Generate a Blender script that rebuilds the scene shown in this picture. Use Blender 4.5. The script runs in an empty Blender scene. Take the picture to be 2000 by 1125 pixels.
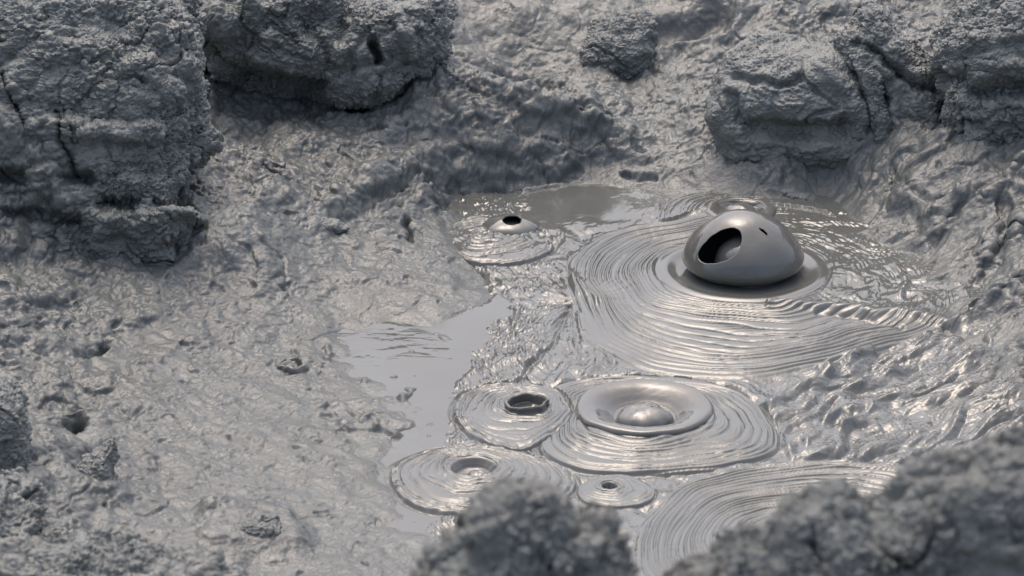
import bpy, math
import numpy as np
from mathutils import Vector

# ------------------------------------------------------------------ camera, world, sun, exposure
S = bpy.context.scene
W0, H0 = 2000.0, 1125.0
PITCH = math.radians(22.0); DIST = 12.0; HALFW = 1.5
CAM = np.array([0.0, -DIST*math.cos(PITCH), DIST*math.sin(PITCH)])
FWD = np.array([0.0, math.cos(PITCH), -math.sin(PITCH)])
UPV = np.array([0.0, math.sin(PITCH), math.cos(PITCH)])
cam = bpy.data.cameras.new('camera'); camo = bpy.data.objects.new('camera', cam)
S.collection.objects.link(camo); S.camera = camo
camo.location = CAM; camo.rotation_euler = (math.pi/2-PITCH, 0, 0)
cam.sensor_width = 36.0; cam.lens = 36.0*DIST/(2*HALFW)
cam.clip_start = 0.1; cam.clip_end = 2000
cam.dof.use_dof = True; cam.dof.focus_distance = 12.2; cam.dof.aperture_fstop = 6.3

SUN_EL = math.radians(62); SUN_AZ = math.radians(-12)      # azimuth from +Y (behind the pool), to the left
w = bpy.data.worlds.new("World"); S.world = w; w.use_nodes = True
nt = w.node_tree; sky = nt.nodes.new('ShaderNodeTexSky'); sky.sky_type = 'NISHITA'
sky.sun_disc = False; sky.sun_elevation = SUN_EL; sky.sun_rotation = SUN_AZ
sky.air_density = 0.65; sky.dust_density = 6.0; sky.ozone_density = 0.3
nt.links.new(sky.outputs[0], nt.nodes['Background'].inputs[0])
nt.nodes['Background'].inputs[1].default_value = 0.15
sl = bpy.data.lights.new('sun', 'SUN'); sl.energy = .5; sl.angle = math.radians(165); sl.color = (1, 1, .98)
so = bpy.data.objects.new('sun', sl); S.collection.objects.link(so)
sd = Vector((math.sin(SUN_AZ)*math.cos(SUN_EL), math.cos(SUN_AZ)*math.cos(SUN_EL), math.sin(SUN_EL)))
so.rotation_euler = (-sd).to_track_quat('-Z', 'Y').to_euler()
S.view_settings.view_transform = 'Standard'; S.view_settings.look = 'None'
S.view_settings.exposure = 0.66; S.view_settings.gamma = 1.0
S.render.engine = 'CYCLES'

# ------------------------------------------------------------------ projection helpers (numpy)
def proj(x, y, z):
    dy = y-CAM[1]; dz = z-CAM[2]
    d = dy*FWD[1]+dz*FWD[2]; up = dy*UPV[1]+dz*UPV[2]
    k = DIST/HALFW*1000.0
    return 1000+k*x/d, 562.5-k*up/d
def ray(u, v):
    k = DIST/HALFW*1000.0
    a = (np.asarray(u, float)-1000)/k; b = (562.5-np.asarray(v, float))/k
    return a, FWD[1]+b*UPV[1], FWD[2]+b*UPV[2]
def at_z(u, v, z=0.0):
    dx, dy, dz = ray(u, v); t = (z-CAM[2])/dz
    return t*dx, CAM[1]+t*dy
def at_y(u, v, y):
    dx, dy, dz = ray(u, v); t = (y-CAM[1])/dy
    return t*dx, CAM[2]+t*dz

# ------------------------------------------------------------------ noise
rng = np.random.RandomState(7)
NT = 64
_g = rng.normal(size=(NT*NT*NT, 3)).astype(np.float32); _g /= np.linalg.norm(_g, axis=1, keepdims=True)
_gx, _gy, _gz = [np.ascontiguousarray(_g[:, i]) for i in range(3)]
def noise(x, y, z=0.0):
    x = np.asarray(x, np.float32); y = np.asarray(y, np.float32)
    z = np.broadcast_to(np.asarray(z, np.float32), x.shape)
    xi = np.floor(x); yi = np.floor(y); zi = np.floor(z)
    fx = x-xi; fy = y-yi; fz = z-zi
    xi = xi.astype(np.int32) & 63; yi = yi.astype(np.int32) & 63; zi = zi.astype(np.int32) & 63
    ux = fx*fx*fx*(fx*(fx*6-15)+10); uy = fy*fy*fy*(fy*(fy*6-15)+10); uz = fz*fz*fz*(fz*(fz*6-15)+10)
    x1 = (xi+1) & 63; y1 = ((yi+1) & 63)*64; z1 = ((zi+1) & 63)*4096; y0 = yi*64; z0 = zi*4096
    def g(ix, iy, iz, a, b, c):
        i = ix+iy+iz
        return _gx[i]*a+_gy[i]*b+_gz[i]*c
    def L(a, b, t): return a+(b-a)*t
    r = L(L(L(g(xi, y0, z0, fx, fy, fz), g(x1, y0, z0, fx-1, fy, fz), ux),
            L(g(xi, y1, z0, fx, fy-1, fz), g(x1, y1, z0, fx-1, fy-1, fz), ux), uy),
          L(L(g(xi, y0, z1, fx, fy, fz-1), g(x1, y0, z1, fx-1, fy, fz-1), ux),
            L(g(xi, y1, z1, fx, fy-1, fz-1), g(x1, y1, z1, fx-1, fy-1, fz-1), ux), uy), uz)
    return r*1.5
def fbm(x, y, z=0.0, oc=4, gain=.5, lac=2.03):
    s = 0; a = 1; f = 1.0
    for i in range(oc):
        s = s+a*noise(x*f+i*7.3, y*f+i*3.1, np.asarray(z, np.float32)*f+i*5.7); a *= gain; f *= lac
    return s
def ridged(x, y, z=0.0, oc=3, gain=.55, lac=2.1):
    s = 0; a = 1; f = 1.0
    for i in range(oc):
        n = 1-np.abs(noise(x*f+i*17.3, y*f+i*13.1, np.asarray(z, np.float32)*f+i*9.7))*1.6
        s = s+a*(n*np.abs(n)); a *= gain; f *= lac
    return s
def billow(x, y, z=0.0, oc=3, gain=.5, lac=2.1):
    s = 0; a = 1; f = 1.0; t = 0
    for i in range(oc):
        n = noise(x*f+i*11.3, y*f+i*5.1, np.asarray(z, np.float32)*f+i*9.7)
        s = s+a*np.sqrt(n*n+.0016); t += a; a *= gain; f *= lac
    return s/t*2.6
def sst(a, b, x):
    t = np.clip((x-a)/(b-a), 0, 1); return t*t*(3-2*t)
def segdist(u, v, pts):
    d = np.full(np.shape(u), 1e9, np.float32); tt = np.zeros(np.shape(u), np.float32); n = len(pts)-1
    for i in range(n):
        ax, ay = pts[i]; bx, by = pts[i+1]; dx = bx-ax; dy = by-ay; L2 = dx*dx+dy*dy+1e-9
        t = np.clip(((u-ax)*dx+(v-ay)*dy)/L2, 0, 1)
        e = np.hypot(u-ax-t*dx, v-ay-t*dy)
        m = e < d; d = np.where(m, e, d); tt = np.where(m, (i+t)/n, tt)
    return d, tt
def poly_in(u, v, pts):
    r = np.zeros(np.shape(u), bool); n = len(pts)
    for i in range(n):
        x1, y1 = pts[i]; x2, y2 = pts[(i+1) % n]
        if y1 == y2: continue
        c = ((y1 > v) != (y2 > v)) & (u < (x2-x1)*(v-y1)/(y2-y1)+x1)
        r ^= c
    return r

# ------------------------------------------------------------------ mesh helpers
def tag(o, label=None, cat=None, group=None, kind=None):
    if label: o['label'] = label
    if cat: o['category'] = cat
    if group: o['group'] = group
    if kind: o['kind'] = kind
    return o
def mesh_obj(name, co, quads, mat, parent=None, attrs=None):
    co = np.ascontiguousarray(co, np.float32).reshape(-1, 3)
    quads = np.ascontiguousarray(quads, np.int32)
    me = bpy.data.meshes.new(name)
    n = len(quads); k = quads.shape[1]
    me.vertices.add(len(co)); me.vertices.foreach_set('co', co.ravel())
    me.loops.add(n*k); me.loops.foreach_set('vertex_index', quads.ravel())
    me.polygons.add(n)
    me.polygons.foreach_set('loop_start', np.arange(0, n*k, k, dtype=np.int32))
    me.polygons.foreach_set('use_smooth', np.ones(n, bool))
    me.update(calc_edges=True)
    if attrs:
        for an, av in attrs.items():
            a = me.attributes.new(an, 'FLOAT', 'POINT'); a.data.foreach_set('value', np.ascontiguousarray(av, np.float32).ravel())
    me.materials.append(mat)
    o = bpy.data.objects.new(name, me); S.collection.objects.link(o)
    if parent: o.parent = parent
    return o
def grid_quads(nr, nc, wrap_c=False):
    idx = np.arange(nr*nc, dtype=np.int32).reshape(nr, nc)
    if wrap_c: idx = np.concatenate([idx, idx[:, :1]], 1)
    return np.stack([idx[:-1, :-1], idx[:-1, 1:], idx[1:, 1:], idx[1:, :-1]], -1).reshape(-1, 4)
def grid_normals(P, wrap=False):
    if wrap:
        du = np.roll(P, -1, 1)-np.roll(P, 1, 1)
    else:
        du = np.gradient(P, axis=1)
    dv = np.gradient(P, axis=0)
    n = np.cross(du, dv); n /= (np.linalg.norm(n, axis=2, keepdims=True)+1e-12)
    return n

def vnormals(P, q):
    n = np.cross(P[q[:, 2]]-P[q[:, 0]], P[q[:, 3]]-P[q[:, 1]])
    out = np.zeros((len(P), 3))
    for c in range(3):
        for k in range(4):
            out[:, c] += np.bincount(q[:, k], n[:, c], len(P))
    return out/(np.linalg.norm(out, axis=1, keepdims=True)+1e-12)
# ------------------------------------------------------------------ materials
def mud_mat(name, col, rough, bump=(60, .5, .004), wet=0.0, col2=None, spec=.5, rv=.15, extra=None, coat=0.0):
    m = bpy.data.materials.new(name); m.use_nodes = True; N = m.node_tree.nodes; K = m.node_tree.links
    b = N['Principled BSDF']; b.inputs['Specular IOR Level'].default_value = spec
    tc = N.new('ShaderNodeTexCoord')
    n1 = N.new('ShaderNodeTexNoise'); n1.inputs['Scale'].default_value = 3.1; n1.inputs['Detail'].default_value = 7
    K.new(tc.outputs['Object'], n1.inputs['Vector'])
    r = N.new('ShaderNodeValToRGB'); K.new(n1.outputs['Fac'], r.inputs[0])
    r.color_ramp.elements[0].position = .32; r.color_ramp.elements[1].position = .68
    c2 = col2 or tuple(c*.78 for c in col)
    r.color_ramp.elements[0].color = (*c2, 1); r.color_ramp.elements[1].color = (*col, 1)
    K.new(r.outputs[0], b.inputs['Base Color'])
    n2 = N.new('ShaderNodeTexNoise'); n2.inputs['Scale'].default_value = 14; n2.inputs['Detail'].default_value = 5
    K.new(tc.outputs['Object'], n2.inputs['Vector'])
    mr = N.new('ShaderNodeMapRange'); mr.inputs['From Min'].default_value = .3; mr.inputs['From Max'].default_value = .7
    mr.inputs['To Min'].default_value = max(.02, rough-rv); mr.inputs['To Max'].default_value = rough+rv
    K.new(n2.outputs['Fac'], mr.inputs['Value']); K.new(mr.outputs[0], b.inputs['Roughness'])
    if coat:
        b.inputs['Coat Weight'].default_value = coat; b.inputs['Coat Roughness'].default_value = .12
    prev = None
    if bump:
        sc, st, ds = bump
        for (s_, k_, d_) in ((sc, st, ds), (sc*3.1, st*.8, ds*.35)):
            nn = N.new('ShaderNodeTexNoise'); nn.inputs['Scale'].default_value = s_; nn.inputs['Detail'].default_value = 4
            nn.inputs['Distortion'].default_value = 1.1; nn.inputs['Roughness'].default_value = .55
            K.new(tc.outputs['Object'], nn.inputs['Vector'])
            bp = N.new('ShaderNodeBump'); bp.inputs['Strength'].default_value = k_; bp.inputs['Distance'].default_value = d_
            K.new(nn.outputs['Fac'], bp.inputs['Height'])
            if prev: K.new(prev.outputs[0], bp.inputs['Normal'])
            prev = bp
    if prev: K.new(prev.outputs[0], b.inputs['Normal'])
    return m
M_ground = mud_mat('wet_clay', (.124, .135, .130), .33, (60, .6, .005), rv=.12, spec=.55)
M_rock = mud_mat('clay_rock', (.185, .199, .190), .42, (45, .7, .006), rv=.12)
M_fore = mud_mat('dry_rock', (.23, .246, .236), .8, (35, .9, .012), col2=(.20,.20,.185))
M_pool = mud_mat('liquid_mud', (.122, .131, .125), .07, (60, .2, .001), rv=.03, col2=(.104, .107, .098), spec=.65)
M_bub = mud_mat('bubble_mud', (.132, .138, .130), .08, (7, .3, .008), rv=.05, spec=.7, col2=(.115, .112, .103))
M_far = mud_mat('far_ground', (.16, .155, .14), .8, (8, .6, .05))

# ------------------------------------------------------------------ terrain base from control points (pixel, height)
CP = [
 # pool floor under the liquid
 (1000,560,-.05),(1100,500,-.06),(1250,450,-.06),(1450,520,-.08),(1600,560,-.06),(1300,620,-.08),(1250,700,-.08),(1500,700,-.08),
 (1050,700,-.05),(1250,820,-.08),(1450,820,-.08),(1000,800,-.06),(950,920,-.06),(1200,950,-.08),(1500,950,-.08),(1700,850,-.06),
 (1300,1050,-.08),(1000,1050,-.05),(1700,700,-.05),(1400,420,-.04),(1150,440,-.03),(1800,620,-.02),(1850,780,-.02),(960,450,-.03),
 (850,940,-.03),(900,690,-.02),
 # left puddle and flat
 (800,700,-.008),(720,720,-.006),(700,650,-.004),(860,660,-.008),(870,840,-.015),(780,780,-.004),(640,640,.012),(640,760,.008),(650,850,.012),
 (700,900,.012),(680,1000,.015),(760,1080,.012),(850,1050,.0),(600,1100,.03),(900,600,.006),(820,600,.01),(880,560,.012),(980,620,-.006),
 # left flank
 (560,700,.025),(560,850,.025),(450,700,.05),(450,850,.04),(450,1000,.045),(300,750,.08),(300,900,.07),(300,1040,.07),(150,700,.14),(150,850,.11),
 (100,1000,.12),(0,1050,.18),(-150,900,.25),(0,850,.2),(30,700,.2),(0,580,.3),(100,560,.24),(200,560,.18),(350,560,.12),(450,520,.10),(600,520,.06),
 (700,500,.05),(850,500,.025),(780,440,.06),(720,400,.10),(600,400,.14),(500,400,.18),(430,350,.20),(450,280,.24),(560,260,.22),(650,260,.22),
 (600,320,.17),(700,320,.17),(800,330,.16),(700,200,.30),(760,160,.34),(400,450,.16),(300,500,.17),(-200,560,.4),(-200,700,.35),
 # central ridge and its undercut face
 (800,140,.42),(850,170,.41),(930,185,.36),(1000,208,.31),(1080,225,.25),(1150,243,.19),(1080,285,.10),(1150,290,.06),(900,285,.17),(980,292,.13),
 (900,395,.01),(980,385,.0),(1060,375,-.005),(860,430,.02),(1140,345,.01),(1200,300,.06),(1220,345,.02),(1300,280,.075),(1300,345,.015),(1420,340,.03),
 (1250,240,.13),(1350,230,.14),(1250,180,.20),(1300,120,.22),(1100,170,.21),(1000,140,.22),(950,110,.30),
 # back wall
 (900,60,.41),(1000,50,.40),(1000,-20,.54),(1150,-20,.54),(1300,-20,.52),(1300,50,.38),(1400,80,.33),(1500,50,.38),(1650,40,.36),(1800,20,.38),(1500,-20,.5),
 (700,0,.7),(600,-50,.8),(300,-50,.8),(0,-50,.8),
 (1450,280,.09),(1550,330,.06),(1700,320,.08),(1600,380,-.01),(1700,420,.015),(1680,460,-.01),(1750,230,.18),(1800,330,.14),(1850,400,.10),
 (1900,300,.22),(2000,290,.27),(2100,300,.33),(1950,400,.15),(2050,450,.2),(1900,500,.05),(1800,480,.02),(2000,540,.13),(1950,620,.05),(2050,640,.13),
 (1980,740,.04),(2100,760,.12),(1950,850,.0),(2100,850,.05),(1800,130,.25),
 # front bank, just under the frame, up to the rim
 (200,1160,.13),(500,1160,.06),(800,1160,.02),(1100,1160,-.02),(1400,1160,-.02),(1700,1100,-.02),(2000,1000,.0),
]
cx, cy, cz = [], [], []
for (u, v, z) in CP:
    z = z if z < .1 else .1+(z-.1)*.5
    x, y = at_z(u, v, z); cx.append(x); cy.append(y); cz.append(z)
for x in (-2.6, -1.3, 0, 1.3, 2.6):
    for (y, z) in ((-3.3, .42), (-4.5, 1.05), (-5.6, 1.15)):
        cx.append(x); cy.append(y); cz.append(z)
for (x, y, z) in ((-2.6,-1.5,.35),(-2.6,0,.4),(-2.6,1.5,.45),(-2.4,3,.5),(0,3.6,.42),(1.3,3.6,.42),(2.6,3.2,.42),(2.6,1.5,.35),(2.6,0,.3),(2.6,-1.5,.3),
                  (-1.2,3.6,.45)):
    cx.append(x); cy.append(y); cz.append(z)
cx = np.array(cx); cy = np.array(cy); cz = np.array(cz); CC = .07
A = np.sqrt((cx[:, None]-cx)**2+(cy[:, None]-cy)**2+CC**2); n_ = len(cx)
Mx = np.zeros((n_+1, n_+1)); Mx[:n_, :n_] = -A+np.eye(n_)*-0.004; Mx[:n_, n_] = 1; Mx[n_, :n_] = 1
wt = np.linalg.solve(Mx, np.append(cz, 0))
def base_coarse(X, Y):
    out = np.full(X.shape, wt[n_], np.float64)
    for i in range(n_):
        out -= wt[i]*np.sqrt((X-cx[i])**2+(Y-cy[i])**2+CC**2)
    return out
# evaluate on a coarse lattice once, then interpolate bicubically-ish
BX0, BX1, BY0, BY1 = -2.7, 2.7, -5.7, 3.7; BS = .025
bxs = np.arange(BX0, BX1+BS, BS); bys = np.arange(BY0, BY1+BS, BS)
BG = base_coarse(*np.meshgrid(bxs, bys)).astype(np.float32)
def base(X, Y):
    fx = np.clip((X-BX0)/BS, 0, len(bxs)-1.001); fy = np.clip((Y-BY0)/BS, 0, len(bys)-1.001)
    ix = fx.astype(int); iy = fy.astype(int); fx = fx-ix; fy = fy-iy
    return (BG[iy, ix]*(1-fx)+BG[iy, ix+1]*fx)*(1-fy)+(BG[iy+1, ix]*(1-fx)+BG[iy+1, ix+1]*fx)*fy
def ground_point(u, v):
    """where the view ray through a pixel of the photograph meets the terrain"""
    z = 0.0
    for _ in range(25):
        x, y = at_z(u, v, z); z = .5*z+.5*float(base(np.array([x]), np.array([y]))[0])
    return x, y, z

FIL = []
# marks in the terrain: (kind, polyline in photo pixels, half width px, metres)
MARKS = [
 ('bump', [(640,400),(740,345),(830,300),(900,283),(990,280)], 22, .025), ('dent', [(660,435),(760,390),(830,350),(880,335)], 20, -.03),
 ('bump', [(800,130),(840,180),(900,215),(980,250)], 36, .026), ('bump', [(790,112),(850,160),(940,185),(1040,205),(1130,235),(1230,270)], 18, .035),
 ('dent', [(870,105),(960,148),(1050,168),(1130,195)], 14, -.030), ('dent', [(1290,60),(1350,50),(1410,30)], 26, -.05), ('bump', [(1290,105),(1360,80),(1430,65)], 9, .02),
 ('flat', [(1290,60),(1350,50),(1410,30)], 30, .0),
 ('bump', [(1650,470),(1780,440),(1900,380),(2000,340)], 9, .018), ('bump', [(1700,500),(1820,470),(1930,420)], 8, .014), ('bump', [(1800,560),(1900,520),(1990,470)], 9, .018),
 ('dent', [(1720,455),(1850,425),(1960,370)], 6, -.012), ('bump', [(1760,400),(1850,350),(1950,310),(2050,300)], 10, .016), ('bump', [(1800,300),(1900,290),(2010,300)], 8, .012),
 ('dent', [(1740,350),(1780,385),(1840,400)], 5, -.012), ('bump', [(1900,620),(1950,580),(2010,560)], 10, .02), ('dent', [(1900,600),(1960,560),(2010,540)], 6, -.02),
 ('bump', [(420,240),(560,262),(700,235)], 18, .02), ('bump', [(450,330),(600,300),(720,290)], 26, .022), ('bump', [(300,560),(420,520),(560,500)], 24, .014),
 ('bump', [(640,560),(760,545),(880,560)], 14, .010), ('bump', [(1230,100),(1300,140),(1400,140)], 20, .02), ('bump', [(1420,40),(1440,80),(1400,110)], 10, .015),
 # rough creases of the undercut below the ridge
 ('dent', [(795,430),(803,470)], 6, -.03),
 ('dent', [(870,390),(900,375),(950,370),(1000,350)], 22, -.05),
 ('dent', [(815,330),(780,360),(730,385)], 5, -.02),
 ('bump', [(760,250),(850,225),(940,240)], 24, .02),
 ('dent', [(800,260),(870,265),(920,280)], 8, -.015),
 ('bump', [(1000,240),(1080,240),(1120,250)], 16, .015),
 ('dent', [(1220,340),(1280,350)], 7, -.02),
 ('dent', [(1235,290),(1260,300)], 5, -.015),
 ('dent', [(148,825),(152,830)], 16, -.09),
 ('dent', [(550,365),(520,350),(510,370),(560,385)], 4, -.012),
 ('dent', [(155,690),(205,672)], 8, -.03),
 ('flat', [(190,710),(260,670),(360,640)], 24, .0),
 ('flat', [(310,725),(360,690),(350,720)], 12, .0),
 ('dent', [(150,590),(60,600)], 6, -.02),
 ('bump', [(540,710),(600,705)], 8, .006),
 ('dent', [(150,935),(200,890),(215,950)], 16, -.03),
 ('bump', [(60,990),(150,980),(230,985)], 14, .02),
 ('bump', [(400,1010),(480,1000),(560,1010)], 12, .02),
 ('bump', [(640,795),(760,780)], 6, .008),
 ('bump', [(670,830),(760,822),(800,832)], 9, .012),
 ('dent', [(660,845),(800,846)], 4, -.01),
 ('bump', [(200,470),(270,500),(330,495)], 14, .02),
 ('dent', [(165,475),(220,500),(260,518),(330,500),(345,490)], 9, -.05),
 ('bump', [(1700,610),(1640,600)], 6, .01),
 ('bump', [(1880,400),(1960,380),(2000,350)], 16, .03),
 ('dent', [(1900,560),(1950,500),(1970,430),(1960,400)], 14, -.03),
 ('bump', [(1740,250),(1700,270),(1690,290)], 12, .02),
 ('dent', [(1130,340),(1080,350),(1020,350)], 8, -.02),
]
def build_ground():
    xs = np.arange(-2.25, 2.25, .0032); ys = np.arange(-2.15, 3.0, .0044)
    X, Y = np.meshgrid(xs.astype(np.float32), ys.astype(np.float32))
    B = base(X, Y).astype(np.float32)
    u, v = proj(X, Y, B)
    h = B.copy()
    # how rough: calm near the liquid, broken up on the banks
    rough = sst(-.01, .22, B)*(1-.45*sst(200, 60, v)*sst(850, 900, u)*sst(1500, 1300, u))
    gy_, gx_ = np.gradient(B, .0044, .0032); slp = np.hypot(gx_, gy_)
    rough = np.maximum(rough, .9*sst(.3, .8, slp)*sst(.005, .04, B))
    wx = X+.05*noise(X*5, Y*5, 3.3); wy = Y+.05*noise(X*5, Y*5, 8.1)
    h += (.010+.035*rough)*fbm(wx*3.2, wy*3.2, 1.0, 3)
    for fx_, fy_, fw, fd, fa in FIL:
        if fa == 0: continue
        gx = np.maximum(np.abs(wx-fx_)-fw*.85, 0); gy = np.maximum(np.abs(wy-fy_)-fd*.8, 0)
        h += fa*np.exp(-(np.hypot(gx, gy)/(.13 if fa > .03 else .05))**1.4)
    h += (.004+.022*rough)*(billow(wx*6, wy*6, 2.0, 3)-.5)
    # marks
    ju = u+8*noise(X*18, Y*18, 5.)+3*noise(X*60, Y*60, 9.); jv = v+5*noise(X*18, Y*18, 6.)+2*noise(X*60, Y*60, 2.)
    wet = np.zeros_like(X)
    for kind, pts, hw, amp in MARKS:
        a = np.array(pts); m = (u > a[:, 0].min()-4*hw) & (u < a[:, 0].max()+4*hw) & (v > a[:, 1].min()-4*hw) & (v < a[:, 1].max()+4*hw)
        if not m.any(): continue
        d, _ = segdist(ju[m], jv[m], pts)
        g = np.exp(-(d/hw)**4) if kind != 'bump' else np.exp(-(d/hw)**2)
        if kind == 'flat': wet[m] = np.maximum(wet[m], g)
        else: h[m] += amp*g
    pud = sst(600, 640, u)*sst(960, 900, u)*sst(630, 690, v)*sst(900, 850, v)
    h += pud*.014*sst(.22, .6, .75*noise(X*12, Y*9, 40.)+.6*noise(X*28, Y*22, 41.)) 
    h += .008*noise(X*16, Y*12, 42.)*sst(.03, .005, np.abs(B))
    # lay vertices out, then displace along the normal with 3-D noise
    P = np.stack([X, Y, h], -1).astype(np.float32)
    nrm = grid_normals(P)
    if nrm[0, 0, 2] < 0: nrm = -nrm
    x, y, z = P[..., 0], P[..., 1], P[..., 2]
    wxx = x+.02*noise(x*14, y*14, z*14); wyy = y+.02*noise(x*14+9, y*14, z*14); wzz = z+.02*noise(x*14, y*14+9, z*14)
    flow = noise(x*2.2, y*2.2, 20.)
    amp1 = .003+.009*rough; amp2 = .0028+.0030*rough
    d = amp1*fbm(wxx*14, wyy*12, wzz*14, 3)
    # flaky scales: creased pillows drawn out along the slope
    ca, sa = .86, .5
    al = wxx*ca+wyy*sa; ac = -wxx*sa+wyy*ca
    b2 = billow(ac*46+flow, al*23, wzz*34, 3)
    msk = sst(-.5, .3, noise(x*6, y*5, z*6+17))
    d += amp2*(b2-.5)*(.5+.8*msk)
    d += (.0018+.0012*rough)*billow(ac*115, al*58, wzz*90, 2)
    d += (.004+.008*rough)*(billow(wxx*9, wyy*8, wzz*12+3, 2)-.5)
    rg = sst(1480, 1700, u)*sst(200, 300, v)
    ca2, sa2 = math.cos(math.radians(42)), math.sin(math.radians(42))
    al2 = wxx*ca2+wyy*sa2; ac2 = -wxx*sa2+wyy*ca2
    d = d*(1-.5*rg)+rg*(.020*(billow(ac2*9+.5*noise(x*4, y*4, 3.), al2*2.4, z*3, 2)-.5)+.0035*(billow(ac2*32, al2*10, z*20, 2)-.5))
    # little pits
    p = noise(wxx*22, wyy*16, wzz*22+4); d -= .009*sst(.56, .68, p)
    cr = np.abs(noise(wxx*5.5, wyy*5.5, wzz*5.5+11)); d -= (.004+.010*rough)*sst(.035, .0, cr)*sst(-.2, .2, noise(x*3, y*3, 31.))
    calm = sst(.02, -.004, B)*.62
    calm = np.maximum(calm, wet*.9)
    calm = np.maximum(calm, .6*sst(170, 90, v)*sst(850, 900, u)*sst(1560, 1480, u))
    d *= (1-calm)
    P = P+nrm*d[..., None]
    o = mesh_obj('ground', P, grid_quads(len(ys), len(xs)), M_ground, attrs={'wet': np.maximum(wet, sst(.01, -.01, B))})
    tag(o, kind='structure')

def build_far():
    # rim in front and the plateau out to the horizon, one coarse sheet that dips under the detailed ground
    xs = np.concatenate([-np.geomspace(600, 2.9, 40), np.arange(-2.6, 2.61, .05), np.geomspace(2.9, 600, 40)])
    ys = np.concatenate([-np.geomspace(600, 5.9, 40), np.arange(-5.6, 3.61, .05), np.geomspace(3.9, 600, 40)])
    X, Y = np.meshgrid(xs, ys)
    B = base(np.clip(X, -2.6, 2.6), np.clip(Y, -5.6, 3.6))
    inside = sst(0, .12, np.minimum(np.minimum(X+2.2, 2.2-X), np.minimum(Y+2.1, 2.95-Y)))
    out = np.maximum(np.maximum(np.abs(X)-2.6, Y-3.6), np.maximum(-5.6-Y, 0))
    Z = B*(1-sst(0, 30, out))+.5*sst(0, 30, out)
    Z = Z+.04*fbm(X*2, Y*2, 0., 4)*(out < 40)-.25*inside-.004
    front = sst(-9., -6.5, Y)                          # keep the bank low under the camera
    Z = np.where(Y < -5.6, np.minimum(Z, 1.2), Z)
    o = mesh_obj('plateau', np.stack([X, Y, Z], -1), grid_quads(len(ys), len(xs)), M_far); tag(o, kind='structure')
build_far()

# ------------------------------------------------------------------ liquid mud with its rings
def G(u, v): return at_z(u, v, 0.0)
# name: centre px, squash, outer radius (px at that depth), ring spacing m, amp, eccentric(dx,dy) , priority order
VENTS = [  # name, centre, outline in photo pixels, number of rings, amplitude, lift
 ('F', (1190,955), [(1125,960),(1150,938),(1195,930),(1250,937),(1280,958),(1260,985),(1200,993),(1145,985)], 9, .0028, .006),
 ('D', (1028,796), [(885,800),(905,765),(960,752),(1030,750),(1085,762),(1112,788),(1113,815),(1095,840),(1048,866),(1038,886),(985,882),(930,862),(897,832)], 11, .0042, .010),
 ('C', (1257,812), [(1045,884),(1060,850),(1075,800),(1050,765),(1120,745),(1257,737),(1390,748),(1475,785),(1508,830),(1530,880),(1450,910),(1320,925),(1200,929),(1110,915)], 18, .0054, .012),
 ('E', (925,920), [(757,932),(775,905),(830,882),(900,873),(1000,884),(1080,905),(1130,935),(1120,965),(1000,1012),(880,1008),(800,985),(765,958)], 12, .0048, .012),
 ('A', (1450,532), [(1108,500),(1122,600),(1162,690),(1262,745),(1400,757),(1560,738),(1700,692),(1850,652),(1905,615),(1830,540),(1720,455),(1600,410),(1450,402),(1300,432),(1180,455)], 37, .0056, .012),
 ('B', (1440,418), [(1275,410),(1310,386),(1440,370),(1560,384),(1620,402),(1650,435),(1500,480),(1350,472),(1285,445)], 13, .0042, .008),
 ('H', (940,462), [(868,455),(895,432),(950,422),(1015,430),(1060,455),(1085,490),(1000,518),(920,518),(878,492)], 8, .0045, .006),
 ('G', (1560,1060), [(1222,1110),(1240,1040),(1272,990),(1330,940),(1420,915),(1550,898),(1750,903),(1900,930),(2000,985),(2020,1060),(1900,1180),(1600,1230),(1300,1200)], 32, .0056, .012),
]
FOLDS = [([(1500,603),(1620,606),(1720,618),(1800,625),(1850,640),(1885,640)], 7, .016), ([(1505,800),(1540,775),(1590,755),(1620,735)], 11, .022),
 ([(1515,815),(1550,800),(1590,790)], 8, .014), ([(1575,860),(1610,830),(1660,800),(1700,790)], 10, .018), ([(1530,850),(1560,815),(1610,790),(1680,760)], 8, .010),
 ([(1120,545),(1140,575),(1165,590)], 9, .012), ([(1740,520),(1770,550),(1760,580)], 6, .010), ([(1490,800),(1520,850),(1545,890)], 7, .012),
 ([(1850,650),(1880,665),(1920,690)], 8, -.02), ([(1115,600),(1085,660),(1040,710),(1010,745)], 5, -.012), ([(985,570),(1010,600),(1000,640)], 5, -.012),
 ([(1600,620),(1700,630),(1760,645)], 5, -.008), ([(1700,690),(1640,705),(1600,725)], 6, .010), ([(1750,720),(1680,750),(1620,780)], 7, .012), ([(1800,760),(1720,790),(1650,840)], 8, .012)]
VG = {}
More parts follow.
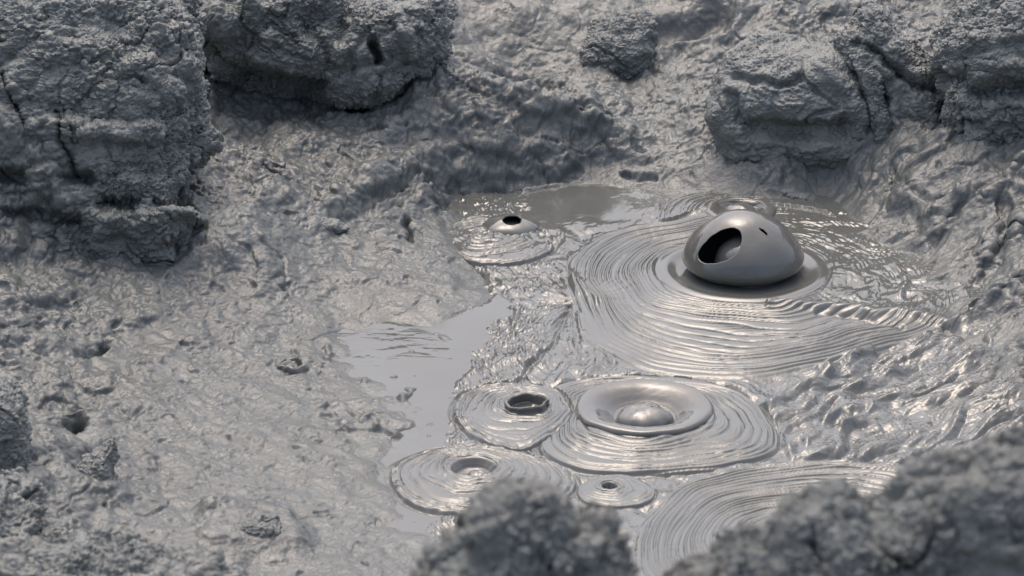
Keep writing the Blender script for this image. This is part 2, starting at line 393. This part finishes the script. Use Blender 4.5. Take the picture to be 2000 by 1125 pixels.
def build_pool():
    xs = np.arange(-.75, 1.95, .0024); ys = np.arange(-2.12, 1.45, .0030)
    X, Y = np.meshgrid(xs.astype(np.float32), ys.astype(np.float32))
    u, v = proj(X, Y, 0*X)
    wx = X+.008*noise(X*7, Y*7, 1.); wy = Y+.011*noise(X*7, Y*7, 4.)
    h = np.zeros_like(X); taken = np.zeros(X.shape, bool)
    # background: pillowy folds that run up to the right
    X2 = X+.05*noise(X*3, Y*3, 7.); Y2 = Y+.05*noise(X*3, Y*3, 9.)
    ca, sa = math.cos(math.radians(50)), math.sin(math.radians(50))
    along = X2*ca+Y2*sa; across = -X2*sa+Y2*ca
    rightw = sst(1450, 1600, u)
    ropes = sst(600, 680, v)
    f1 = billow(across*10+.6*noise(X*5, Y*5, 1.), along*3.2, 3., 2)
    f2 = billow(across*34+1.2*noise(X*9, Y*9, 3.), along*12, 5., 2)
    f3 = billow(X2*6+1.0*noise(X*6, Y*6, 2.)+Y2*3, Y2*5, 4., 3)      # smoother blobs above the fold
    bgR = (.022*(f1-.5)+.0034*(f2-.5)+.0013*billow(across*34, along*75, 6., 2))*ropes
    bgR = bgR+(.011*(f3-.5)+.0016*billow(X2*40, Y2*22, 5., 2))*(1-ropes)+.008*fbm(X*5, Y*4, 2., 3)
    # strands left of the dome fan down towards the camera
    fx, fy = G(1125, 590); ang = np.arctan2(Y-fy, X-fx); dist = np.hypot(X-fx, Y-fy)
    s1 = billow(ang*7+1.2*noise(X*5, Y*5, 5.), dist*3, 8., 2); s3 = billow(X2*34+noise(X*8, Y*8, 3.), Y2*13+.6*X2*30, 8., 3)
    fan = sst(1040, 1100, u)
    bgL = (.008*(s1-.5))*fan+(.0075*(s3-.5))*(1-fan)+.009*fbm(X*7, Y*7, 13., 3)+.0015*billow(X2*75, Y2*30, 18., 2)
    bg = bgL*(1-rightw)+bgR*rightw
    # the long fold right of the dome, and creases
    ju = u+10*noise(X*14, Y*14, 5.); jv = v+6*noise(X*14, Y*14, 8.)
    folds = 0
    for pl, hw, a_ in FOLDS:
        d_, _ = segdist(ju, jv, pl); folds = folds+a_*np.exp(-(d_/hw)**2)
    bl_ = np.interp(v, [560, 600, 640, 700, 750, 800, 1125], [1040, 1000, 960, 930, 892, 880, 840])
    un = u+26*noise(X*9, Y*7, 50.)+12*noise(X*30, Y*22, 51.)
    calm = sst(bl_+6, bl_-6, un)*sst(560, 600, v)           # the still puddle on the left
    calm = np.maximum(calm, sst(470, 420, v)*sst(1000, 1060, u)*sst(1300, 1200, u))
    h = bg*(1-calm)+calm*(.0016*billow(X*9, Y*16, 60., 3)*sst(-.2, .3, noise(X*5, Y*5, 61.))-.001)
    h = h+folds*(1-calm)
    h = h-.05*sst(960, 900, un)*sst(600, 575, v)*sst(500, 530, v)
    rise = sst(1750, 2050, u)*.05*sst(1000, 800, v)
    h += rise
    bgfull = h.copy()
    out = np.zeros_like(X)
    for (nm, c, ol, nring, amp, lift) in VENTS:
        px, py = G(*c); VG[nm] = (px, py)
        dx = wx-px; dy = wy-py; th = np.arctan2(dy, dx); c2 = np.cos(th); s2_ = np.sin(th)
        O = np.array([G(*q) for q in ol]); ot = np.arctan2(O[:, 1]-py, O[:, 0]-px); orr = np.hypot(O[:, 0]-px, O[:, 1]-py)
        k = np.argsort(ot); ot = ot[k]; orr = orr[k]; tl = np.linspace(-math.pi, math.pi, 361)[:-1]
        rl = np.interp(tl, np.concatenate([ot-2*math.pi, ot, ot+2*math.pi]), np.tile(orr, 3))
        ker = np.hanning(35); ker /= ker.sum(); rl = np.convolve(np.concatenate([rl[-17:], rl, rl[:17]]), ker, 'valid')
        Rt = np.interp(th, np.append(tl, math.pi), np.append(rl, rl[0])).astype(np.float32)
        # inner rings are rounder than the outline
        q0 = np.hypot(dx, dy); Rm = float(rl.mean()); rad0 = q0/Rt
        rad = q0/(Rt*sst(.25, .9, rad0)+Rm*.9*(1-sst(.25, .9, rad0)))
        rad = np.where(rad0 > .9, rad0, rad)*(1+.012*noise(c2*3+px*9, s2_*3, 5.))
        m = (rad < 1) & ~taken
        tt = rad*Rm
        wob = .9*noise(c2*1.2+px*3, s2_*1.2, rad*3)+.13*noise(c2*4, s2_*4, rad*7)
        ph = nring*(rad+.050*noise(rad*7+px*3, .6*c2, .6*s2_)+.012*noise(rad*19+px*3, 1.5*c2, 1.5*s2_))+wob
        am = amp*(.4+.9*np.clip(.5+noise(ph*.6+3, c2*1.6, s2_*1.6+px*7), 0, 1.2))
        sn = np.abs(np.sin(math.pi*ph)); prof = sn**.5
        ph2 = rad*nring*2.3+1.6*noise(c2*2+px, s2_*2, rad*5)
        prof2 = np.abs(np.sin(math.pi*ph2))
        msk2 = sst(-.15, .35, noise(X*8, Y*8, px*11))
        hh = 1.3*am*(prof-.5)+amp*(.22 if nm in 'AG' else .42)*msk2*(prof2**.6-.5)
        hh += lift*(1-rad**2)+.0035
        edge = sst(1.0, .955, rad)
        if nm in 'AGB':      # these run out into the folded mud without a rim
            fade = sst(1.0, .72, rad) if nm == 'A' else sst(1.0, .9, rad)
            if nm == 'A': fade = sst(1.0, .93, rad)*(1-.7*sst(.4, .6, rad)*sst(0, .5, c2)*sst(620, 580, v))
            hh = hh*fade+bgfull*(1-fade)
            if nm == 'A': hh = hh+.9*folds*fade
        else:
            hh = hh*edge-.006*(1-edge)
        if nm in 'DEH': hh += .006*sst(.75, .97, rad)*fbm(X*22, Y*22, 3., 2)
        h = np.where(m, hh+bgfull*.15, h); taken |= m
        if nm not in 'AGB': out = np.where((rad > 1) & (rad < 1.05) & ~taken, -.006*(1-(rad-1)/.05), out)
    h = np.where(taken, h, h+out)
    # dome moat and collar
    px, py = VG['A']
    q = np.hypot(X-px, (Y-py)*.98); R0 = .182
    col = R0*1.36
    wq = q*(1+.03*noise(np.arctan2(Y-py, X-px)*1.3, 0*X, 5.))
    ring = .011*np.exp(-((wq-col*.93)/.026)**2)
    inn = sst(col*1.1, col*1.0, wq)
    h = h*(1-inn)+inn*(.002+ring)
    # second lower collar
    # beds under the crater bubbles
    for nm, rr in (('C', .165), ('D', .052), ('E', .062), ('F', .020), ('B', .088), ('H', .0)):
        if rr == 0: continue
        px, py = VG[nm]; q = np.hypot(X-px, Y-py)
        k = sst(rr*1.02, rr*.86, q); h = h*(1-k)+(-.03)*k
    P = np.stack([X, Y, h], -1)
    # drop the corners of the sheet below the banks
    o = mesh_obj('mud_pool', P, grid_quads(len(ys), len(xs)), M_pool); tag(o, kind='structure')
build_pool()

# ------------------------------------------------------------------ crater bubbles: surface of revolution with wobble
def revolve(name, profile, wob, mat, seed, n=220, sub=10, sx=1.0, sy=1.0, skew=(0, 0), parent=None, loc=(0, 0, 0)):
    pr = np.array(profile, float); t = np.linspace(0, len(pr)-1, (len(pr)-1)*sub+1)
    def cat(p, t):
        i = np.clip(t.astype(int), 0, len(p)-2); f = t-i
        p0 = p[np.clip(i-1, 0, len(p)-1)]; p1 = p[i]; p2 = p[i+1]; p3 = p[np.clip(i+2, 0, len(p)-1)]
        return .5*((2*p1)+(-p0+p2)*f+(2*p0-5*p1+4*p2-p3)*f**2+(-p0+3*p1-3*p2+p3)*f**3)
    r = cat(pr[:, 0], t); z = cat(pr[:, 1], t)
    th = np.linspace(0, 2*math.pi, n, endpoint=False)
    T, R = np.meshgrid(th, r); Z = np.repeat(z[:, None], n, 1)
    c, s = np.cos(T), np.sin(T)
    R = np.maximum(R, 0)*(1+wob*noise(c*1.1+seed, s*1.1, Z*8)+wob*.5*noise(c*2.6+seed, s*2.6, Z*20))
    q = np.minimum(1, R/(.4*R.max()+1e-9)); Z = Z*(1+wob*1.6*noise(c*q+seed*2, s*q, 3.+0*c))
    X = R*c*sx+skew[0]*Z; Y = R*s*sy+skew[1]*Z
    return mesh_obj(name, np.stack([X+loc[0], Y+loc[1], Z+loc[2]], -1), grid_quads(len(r), n, True), mat, parent)
def empty(name, loc):
    e = bpy.data.objects.new(name, None); S.collection.objects.link(e); e.location = loc; e.empty_display_size = .05; return e
GRP = 'vent bubbles in the mud pool'
# C : broad ring with a bowl and a small dome
x, y = G(1258, 806)
e = tag(empty('crater_bubble', (x, y, 0)), 'widest flat mud bubble with a thick rounded rim round a shallow bowl and small dome', 'mud bubble', GRP)
R = .188
revolve('rim', [(R*1.0, -.03), (R*.985, .003), (R*1.0, .014), (R*.96, .024), (R*.88, .026), (R*.74, .021), (R*.60, .008), (R*.48, -.006), (R*.38, -.012), (0.001, -.014)], .05, M_bub, 2.2, parent=e)
revolve('dome', [(.080, -.03), (.079, .0), (.070, .018), (.045, .031), (.02, .036), (.0005, .037)], .09, M_bub, 5.1, parent=e, loc=(.0, -.03, -.006))
# D : cup
x, y = G(1028, 800)
e = tag(empty('cup_bubble', (x, y, 0)), 'small open cup of mud with a standing wall, left of the widest flat bubble', 'mud bubble', GRP)
R = .058
revolve('cup_wall', [(R*1.15, -.03), (R*1.08, .0), (R*1.0, .016), (R*1.0, .024), (R*.93, .029), (R*.82, .025), (R*.78, .012), (R*.72, .002), (R*.3, -.004), (.0005, -.004)], .2, M_bub, 7.7, parent=e, skew=(.1, -.1))
revolve('collar', [(R*1.6, -.02), (R*1.5, .004), (R*1.35, .010), (R*1.2, .006), (R*1.05, -.01)], .10, M_bub, 9.1, parent=e)
# E : crater with little dome
x, y = G(925, 922)
e = tag(empty('crater_bubble', (x, y, 0)), 'small crater bubble with a tiny dome, in the disc just behind the blurred foreground lump', 'mud bubble', GRP)
R = .075
revolve('rim', [(R*1.2, -.03), (R*1.08, .004), (R*.96, .014), (R*.82, .014), (R*.66, .002), (R*.5, -.008), (.0005, -.012)], .08, M_bub, 12.3, parent=e)
revolve('dome', [(.030, -.03), (.030, .0), (.022, .010), (.010, .014), (.0005, .015)], .12, M_bub, 15.1, parent=e, loc=(.012, -.018, -.005))
# F : pin hole vent
x, y = G(1190, 955)
e = tag(empty('vent_hole', (x, y, 0)), 'smallest mud vent, a dark hole in a little ringed disc right of the foreground lump', 'mud vent', GRP)
revolve('rim', [(.045, -.02), (.038, .006), (.032, .012), (.026, .010), (.022, -.004), (.019, -.03), (.0005, -.05)], .14, M_bub, 3.3, parent=e)
# B : back crater
x, y = G(1447, 415)
e = tag(empty('crater_bubble', (x, y, 0)), 'crater bubble with a low dome in the ringed disc right behind the tall dome bubble', 'mud bubble', GRP)
R = .105
revolve('rim', [(R*1.15, -.03), (R*1.06, .004), (R*.95, .014), (R*.82, .014), (R*.7, .004), (R*.55, -.004), (.0005, -.006)], .07, M_bub, 22.3, parent=e)
revolve('dome', [(.052, -.03), (.052, .0), (.042, .018), (.020, .027), (.0005, .029)], .08, M_bub, 25.1, parent=e, loc=(0, 0, -.003))
# burst bubble on the left flat
gx, gy, gz = ground_point(568, 716)
o = revolve('burst_bubble', [(.056, -.02), (.046, .004), (.038, .014), (.031, .013), (.026, .0), (.018, -.014), (.0005, -.018)], .42, M_bub, 41.3, skew=(.1, -.2), loc=(gx, gy, gz))
tag(o, 'small burst bubble ring alone on the grey flat left of the still puddle', 'mud bubble')

# ------------------------------------------------------------------ tall dome bubble with a hole
def holed_dome(e, name, px, py, zc, Rx, Hu, Hl, hole, conic=.24, thick=.02, tear=None, lump=.02):
    def rdir(D, k=1.0):
        z = D[..., 2]; hz = np.where(z > 0, Hu, Hl); p = 2.05
        lean = 1.0
        q = (np.sqrt(D[..., 0]**2+D[..., 1]**2)/Rx)**p+(np.abs(z)/hz)**p
        # shoulders a little conical above
        r = q**(-1/p)
        con = np.clip(z, 0, 1)*np.sqrt(np.clip(1-z*z, 0, 1))
        r = r*(1-conic*np.clip(z, 0, 1)*(1-z*z))
        az = np.arctan2(D[..., 1], D[..., 0])
        r = r*(1+lump*noise(D[..., 0]*(1.5+lump*18), D[..., 1]*(1.5+lump*18), z*1.5+4))
        return r*k
    # hole outline in photo pixels -> direction on the shell
    pass
    def hit(u, v):
        dx, dy, dz = ray(u, v); d = np.array([dx, dy, dz]); d /= np.linalg.norm(d)
        o_ = CAM-np.array([px, py, zc]); ts = np.linspace(11, 13, 4001)
        P = o_+ts[:, None]*d; rr = np.linalg.norm(P, axis=1); D = P/rr[:, None]
        ins = rr < rdir(D)
        if not ins.any():
            i = np.argmin(rr-rdir(D)); return D[i]
        return D[np.argmax(ins)]
    HD = np.array([hit(*h) for h in hole]); ax = HD.mean(0); ax /= np.linalg.norm(ax)
    t1 = np.cross(ax, [0, 0, 1]); t1 /= np.linalg.norm(t1); t2 = np.cross(ax, t1)
    psi = np.arctan2(HD@t2, HD@t1); al = np.arccos(np.clip(HD@ax, -1, 1)); k = np.argsort(psi); psi = psi[k]; al = al[k]
    n = 360; ps = np.linspace(-math.pi, math.pi, n, endpoint=False)
    a0 = np.interp(ps, np.concatenate([psi-2*math.pi, psi, psi+2*math.pi]), np.tile(al, 3))
    ker = np.ones(9)/9; a0 = np.convolve(np.concatenate([a0[-4:], a0, a0[:4]]), ker, 'valid')
    m = 260; tt = np.linspace(0, 1, m)**1.2
    Aa = a0[None, :]+(math.pi-.002-a0[None, :])*tt[:, None]
    def shell(k, flip, off):
        D = (np.cos(Aa+off)[..., None]*ax+np.sin(Aa+off)[..., None]*(np.cos(ps)[None, :, None]*t1+np.sin(ps)[None, :, None]*t2))
        r = rdir(D, k)
        P = D*r[..., None]; P[..., 2] += zc; P[..., 2] = np.maximum(P[..., 2], -.04)
        return P
    Po = shell(1.0, False, .0); Pi = shell(1-thick, True, .0)
    # rounded rim joining the outer and inner skins
    rim = []
    for a in np.linspace(0, math.pi, 7)[1:-1]:
        kk = 1-thick/2+thick/2*math.cos(a); off = -.014*math.sin(a)
        D = (np.cos(a0+off)[..., None]*ax+np.sin(a0+off)[..., None]*(np.cos(ps)[:, None]*t1+np.sin(ps)[:, None]*t2))
        P = D*rdir(D, kk)[..., None]; P[..., 2] += zc; rim.append(P)
    # swelling lip just outside the hole
    P = np.concatenate([Po[::-1], np.array(rim), Pi], 0)
    Qd = grid_quads(P.shape[0], n, True)
    if tear:
        ce = P.reshape(-1, 3)[Qd].mean(1)+np.array([px, py, 0]); tu, tv = proj(ce[:, 0], ce[:, 1], ce[:, 2])
        Qd = Qd[~(poly_in(tu, tv, tear) & (ce[:, 1] < py+.03))]
    return mesh_obj('bubble_skin' if e else name, P+(0 if e else np.array([px, py, 0])), Qd, M_bub, e)

px, py = G(1450, 527)
e = tag(empty('dome_bubble', (px, py, 0)), 'tall glossy dome bubble with a round hole in its left side', 'mud bubble')
holed_dome(e, '', px, py, .045, .182, .140, .068, [(1361,497),(1363,507),(1372,514),(1388,516),(1408,513),(1428,505),(1441,494),(1448,478),(1450,462),(1446,450),(1434,444),(1418,446),(1398,455),(1378,472),(1366,486)],
    tear=[(1482,444),(1491,448),(1499,456),(1498,461),(1490,454),(1483,448)])
revolve('inner_bubble', [(.090, -.03), (.100, .02), (.101, .05), (.085, .092), (.045, .121), (.0005, .130)], .02, M_bub, 55., parent=e, loc=(.014, -.050, -.003))

px, py = G(998, 444)
o = holed_dome(None, 'vent_mound', px, py, .0, .090, .038, .05, [(980,428),(985,436),(996,440),(1010,438),(1019,431),(1018,425),(1008,420),(992,421)], .3, .12, lump=.05)
o.data.materials[0] = M_pool
tag(o, 'low mud mound with a dark round mouth at the foot of the back bank', 'mud vent', GRP)

# ------------------------------------------------------------------ rocks: outline in the photo set up at its own depth, with thickness
def rock(name, outline, y0, depth, label, cat, mat=None, seed=1., n1=420, n2=300, e1=.75, e2=.85, lean=0., amps=(.03, .014, .006, .003),
         freq=1.0, feats=(), group=None, undercut=0.0, sink=0.0, smooth_k=7, fil=.075, drop=0, bk=.8):
    mat = mat or M_rock
    pts = [at_y(u, v+drop, y0) for u, v in outline]; pts = np.array(pts)
    c = pts.mean(0)
    th = np.linspace(0, 2*math.pi, n1, endpoint=False)
    r = np.zeros(n1)
    for i, t in enumerate(th):
        d = np.array([math.cos(t), math.sin(t)]); best = 0
        for k in range(len(pts)):
            a = pts[k]-c; b = pts[(k+1) % len(pts)]-c; ee = b-a
            den = d[0]*ee[1]-d[1]*ee[0]
            if abs(den) < 1e-9: continue
            s = (a[0]*ee[1]-a[1]*ee[0])/den; q = (a[0]*d[1]-a[1]*d[0])/den
            if s > 0 and -1e-6 <= q <= 1+1e-6: best = max(best, s)
        r[i] = best
    ker = np.hanning(smooth_k+2)[1:-1]; ker /= ker.sum(); h = smooth_k//2
    r = np.convolve(np.concatenate([r[-h:], r, r[:h]]), ker, 'valid')
    FIL.append((c[0], y0, (pts[:, 0].max()-pts[:, 0].min())/2, depth, fil))
    # two square grids (front and back) bent into discs and welded along their edge
    n = n2; g = np.linspace(-1, 1, n); GX, GZ = np.meshgrid(g, g)
    dx = GX*np.sqrt(1-GZ*GZ/2); dz = GZ*np.sqrt(1-GX*GX/2); rs = np.clip(np.hypot(dx, dz), 0, 1)
    TH = np.arctan2(dz, dx) % (2*math.pi)
    idx = np.arange(n*n).reshape(n, n); q1 = np.stack([idx[:-1, :-1], idx[:-1, 1:], idx[1:, 1:], idx[1:, :-1]], -1).reshape(-1, 4)
    bd = np.zeros((n, n), bool); bd[0] = bd[-1] = True; bd[:, 0] = bd[:, -1] = True
    bi = np.where(bd, idx, -1); inner = ~bd; nb = inner.sum(); bi[inner] = n*n+np.arange(nb)
    q2 = np.stack([bi[:-1, :-1], bi[1:, :-1], bi[1:, 1:], bi[:-1, 1:]], -1).reshape(-1, 4)
    Q = np.concatenate([q1, q2]).astype(np.int32)
    RHO = np.clip(rs*(2-rs), 0, 1); DEP = np.maximum(1-RHO**(2/e1), 0)**(e2/2)
    rr = np.interp(TH, np.append(th, 2*math.pi), np.append(r, r[0]))
    def half(sg):
        cr = RHO; sd_ = -DEP if sg < 0 else DEP*bk
        X = c[0]+rr*np.cos(TH)*cr; Z = c[1]+rr*np.sin(TH)*cr
        hh = (Z-pts[:, 1].min())/(np.ptp(pts[:, 1]))
        Y = y0+depth*sd_+lean*(Z-c[1])+undercut*sst(.6, .0, hh)*(1-sst(-.6, .1, sd_))
        return np.stack([X, Y, Z-sink], -1)
    F_ = half(-1).reshape(-1, 3); B_ = half(1)[inner]
    P = np.concatenate([F_, B_]); front = np.concatenate([np.ones(n*n, bool), np.zeros(nb, bool)])
    for it in range(2):
        nrm = vnormals(P, Q)
        x, y, z = P[:, 0], P[:, 1], P[:, 2]; f = freq
        if it == 0:
            wx = x+.04/f*noise(x*5*f+seed, y*5*f, z*5*f); wy = y+.04/f*noise(x*5*f, y*5*f+seed, z*5*f); wz = z+.04/f*noise(x*5*f, y*5*f, z*5*f+seed)
            d = amps[0]*fbm(wx*4*f+seed, wy*4*f, wz*4*f, 3)
            bl = np.abs(noise(wx*8*f+seed, wy*8*f, wz*10*f))+.5*np.abs(noise(wx*17*f+seed, wy*17*f, wz*20*f))
            d = d+amps[1]*(bl*2.2-1.0)
            u, v = proj(x, y, z)
            ju = u+7*noise(x*14*f, y*14*f, z*14*f+seed); jv = v+7*noise(x*14*f+seed, y*14*f, z*14*f)
            for pl, hw, amp in feats:
                dd, _ = segdist(ju, jv, pl); d = d+amp*np.exp(-(dd/hw)**4)*front
        else:
            d = amps[2]*(fbm(x*26*f+seed, y*26*f, z*32*f, 3)*.7+(billow(x*38*f+.8*fbm(x*9, y*9, z*9, 2), y*38*f, z*50*f+seed, 3)-.4)*1.5*sst(-.5, .25, noise(x*7*f, y*7*f, z*7*f+seed*3)))+amps[3]*billow(x*80*f, y*80*f, z*110*f+seed, 2)
            cr_ = np.abs(noise(x*4*f+seed, y*4*f, z*4*f)); d = d-amps[2]*2.2*sst(.03, .0, cr_)*sst(-.1, .3, noise(x*3*f, y*3*f, z*3*f+seed))
        P = P+nrm*d[:, None]
    o = mesh_obj(name, P, Q, mat)
    return tag(o, label, cat, group)

def ydepth(u, v):
    return ground_point(u, v)[1]
rock('clay_cliff', [(-260,-35),(100,-30),(290,-28),(330,-10),(345,20),(370,100),(385,200),(395,280),(360,330),(372,420),(345,490),(300,520),(200,530),(0,560),(-260,560)],
     ydepth(200, 500)+.42, .42, 'massive rough clay cliff filling the top left corner', 'cliff', seed=3., lean=.45, e1=.45, e2=.7, n1=720, n2=720,
     amps=(.042, .020, .009, .004), feats=[([(0,140),(20,190),(50,250)], 4, -.03), ([(110,220),(120,270),(150,340)], 7, -.03), ([(0,340),(40,350)], 16, -.06),
     ([(90,355),(200,430),(330,440)], 30, .05), ([(130,350),(170,350)], 15, -.05), ([(0,420),(150,430)], 14, -.05), ([(280,400),(340,430)], 12, .05), ([(80,250),(300,260)], 20, .03), ([(200,400),(300,400)], 16, -.05), ([(0,490),(10,495)], 12, -.05),
     ([(340,60),(370,180),(390,280)], 14, .03)])
rock('hollowed_outcrop', [(370,-28),(600,-32),(865,-28),(868,40),(850,110),(810,135),(790,170),(740,165),(690,175),(655,205),(620,245),(520,272),(450,255),(410,160),(385,60)],
     ydepth(560, 245)+.27, .30, 'clay outcrop with a dark hollow under its brow, right of the big cliff', 'outcrop', seed=8., lean=.3, e1=.5, e2=.7, n1=720, n2=600,
     amps=(.035, .022, .008, .004), undercut=.26, fil=0, feats=[([(465,165),(540,190),(600,192)], 40, -.15),
     ([(400,30),(440,60),(480,40)], 26, .07), ([(500,25),(560,20),(640,10)], 22, .06), ([(640,75),(660,110),(700,60)], 14, .04), ([(728,80),(738,120)], 10, -.09),
     ([(640,150),(640,190)], 8, .02), ([(780,40),(800,110)], 12, .03)])
rock('boulder', [(1385,215),(1410,150),(1435,118),(1500,97),(1560,98),(1620,96),(1660,120),(1690,160),(1698,220),(1702,300),(1640,310),(1560,300),(1480,320),(1400,300)],
     ydepth(1560, 318)+.16, .20, 'large rounded mud boulder behind the pool, above the back crater bubble', 'boulder', seed=14., fil=.04, lean=.35, e1=.5, e2=.75, undercut=.05,
     amps=(.022, .010, .006, .0025), feats=[([(1440,150),(1520,165),(1560,150)], 10, -.03), ([(1430,190),(1440,240)], 12, -.03), ([(1470,250),(1560,265),(1650,250)], 22, -.05), ([(1600,130),(1660,180),(1680,260)], 14, .02)])
rock('mud_rib', [(1650,100),(1690,90),(1722,112),(1728,180),(1745,230),(1755,290),(1700,300),(1690,230),(1670,150)],
     ydepth(1725, 300)+.10, .10, 'narrow pale mud rib leaning on the right side of the large rounded boulder', 'mud rib', seed=19., fil=.02, lean=.3, amps=(.012, .01, .005, .003))
rock('pointed_rock', [(1625,110),(1650,60),(1685,20),(1705,14),(1735,35),(1765,75),(1805,110),(1850,150),(1860,240),(1800,270),(1740,250),(1715,160),(1660,120)],
     ydepth(1780, 270)+.13, .13, 'dark pointed rock rising behind the large rounded boulder', 'rock', seed=23., fil=.015, lean=.3, e1=.7, amps=(.022, .016, .007, .003),
     feats=[([(1670,85),(1720,110),(1760,140)], 12, -.05), ([(1760,150),(1830,180)], 10, -.04)])
rock('boulder', [(1815,105),(1850,65),(1880,40),(1925,8),(1990,-15),(2120,-30),(2180,120),(2150,330),(1990,330),(1900,300),(1850,230),(1830,160)],
     ydepth(1940, 310)+.24, .24, 'massive boulder cut by the top right corner, pale on top and dark below', 'boulder', seed=29., fil=.04, lean=.45, e1=.5, e2=.7, undercut=.12, n1=520, n2=400,
     amps=(.03, .022, .008, .004), feats=[([(1850,150),(1900,180),(2000,170)], 24, -.08), ([(1870,90),(1920,80),(2000,60)], 18, .03)])
rock('mud_block', [(1130,130),(1135,90),(1160,50),(1200,38),(1250,33),(1278,40),(1280,85),(1262,115),(1220,140),(1160,150)],
     ydepth(1200, 148)+.10, .12, 'upright block of grey mud standing at the back below the top edge', 'mud block', seed=33., fil=.015, lean=.3, amps=(.016, .012, .006, .003))
rock('slab', [(-70,740),(20,752),(45,775),(54,830),(56,900),(48,985),(-60,1000)], ydepth(20, 980)+.10, .12,
     'tall dark slab of clay at the left edge', 'rock', seed=41., lean=.15, e1=.45, amps=(.010, .008, .005, .002))
rock('rock', [(138,930),(160,895),(190,878),(220,862),(226,900),(222,960),(190,985),(150,970)], ydepth(185, 975)+.06, .07,
     'small dark-faced rock just right of the slab at the left edge', 'rock', seed=43., fil=.025, lean=.3, amps=(.012, .010, .006, .003))
rock('rock', [(415,1030),(440,1012),(490,1002),(540,1008),(565,1030),(545,1062),(500,1080),(460,1060)], ydepth(490, 1070)+.07, .08,
     'low dark rock in the grey flat near the bottom, left of centre', 'rock', seed=47., fil=.03, sink=.015, lean=.4, undercut=.05, amps=(.014, .010, .005, .003))
rock('mud_slab', [(1522,372),(1550,372),(1590,385),(1635,402),(1640,412),(1600,412),(1560,398),(1530,386)], ydepth(1585, 410)+.02, .035,
     'thin dark sliver of mud lying at the back edge of the pool right of the back crater', 'mud slab', seed=51., fil=.01, amps=(.004, .004, .003, .002), n1=260, n2=160)
rock('mud_clod', [(548,432),(575,418),(610,420),(650,432),(688,445),(670,452),(620,444),(600,456),(575,440)], ydepth(620, 450)+.02, .035,
     'thin bluish clod shaped like a bent leaf on the slope under the hollowed outcrop', 'mud clod', seed=53., fil=.01, amps=(.004, .004, .003, .002), n1=260, n2=160)
rock('edge_rock', [(-60,960),(10,955),(30,985),(60,1010),(70,1060),(150,1085),(180,1150),(100,1220),(-80,1220)], -2.35, .25,
     'rough rock cut by the bottom left corner', 'rock', seed=59., lean=.2, amps=(.03, .02, .008, .004))
# soft foreground on the near rim
FY = -5.2
fk = dict(fil=0, drop=14, bk=.3, mat=M_fore, freq=1.3, amps=(.018, .016, .011, .005))
rock('foreground_lump', [(815,1100),(860,1060),(925,1020),(940,985),(935,945),(960,935),(1010,932),(1060,925),(1100,950),(1118,985),(1150,1000),(1190,990),(1215,1025),(1222,1090),(1240,1200),(1000,1260),(780,1210)],
     FY, .14, 'blurred dark lump in the near foreground, left of the dark ridge', 'rock', seed=61., lean=.1, e1=.9, **fk)
rock('foreground_ridge', [(1230,1180),(1300,1110),(1390,1060),(1480,1030),(1535,990),(1550,968),(1640,958),(1690,972),(1745,945),(1860,905),(1900,868),(1960,845),(2040,820),(2150,800),(2250,1000),(2200,1350),(1600,1420),(1250,1350)],
     FY, .16, 'blurred dark ridge rising across the bottom right corner', 'rock', seed=67., lean=.1, e1=.9, n1=720, n2=520, **fk)
rock('foreground_rock', [(-80,1085),(60,1090),(130,1075),(220,1082),(300,1105),(430,1120),(520,1180),(300,1240),(-80,1240)],
     -3.1, .18, 'low blurred hump along the bottom edge at far left', 'rock', mat=M_rock, fil=0, seed=71., lean=.2, e1=.6, freq=1.1, amps=(.02, .02, .008, .003))

build_ground()
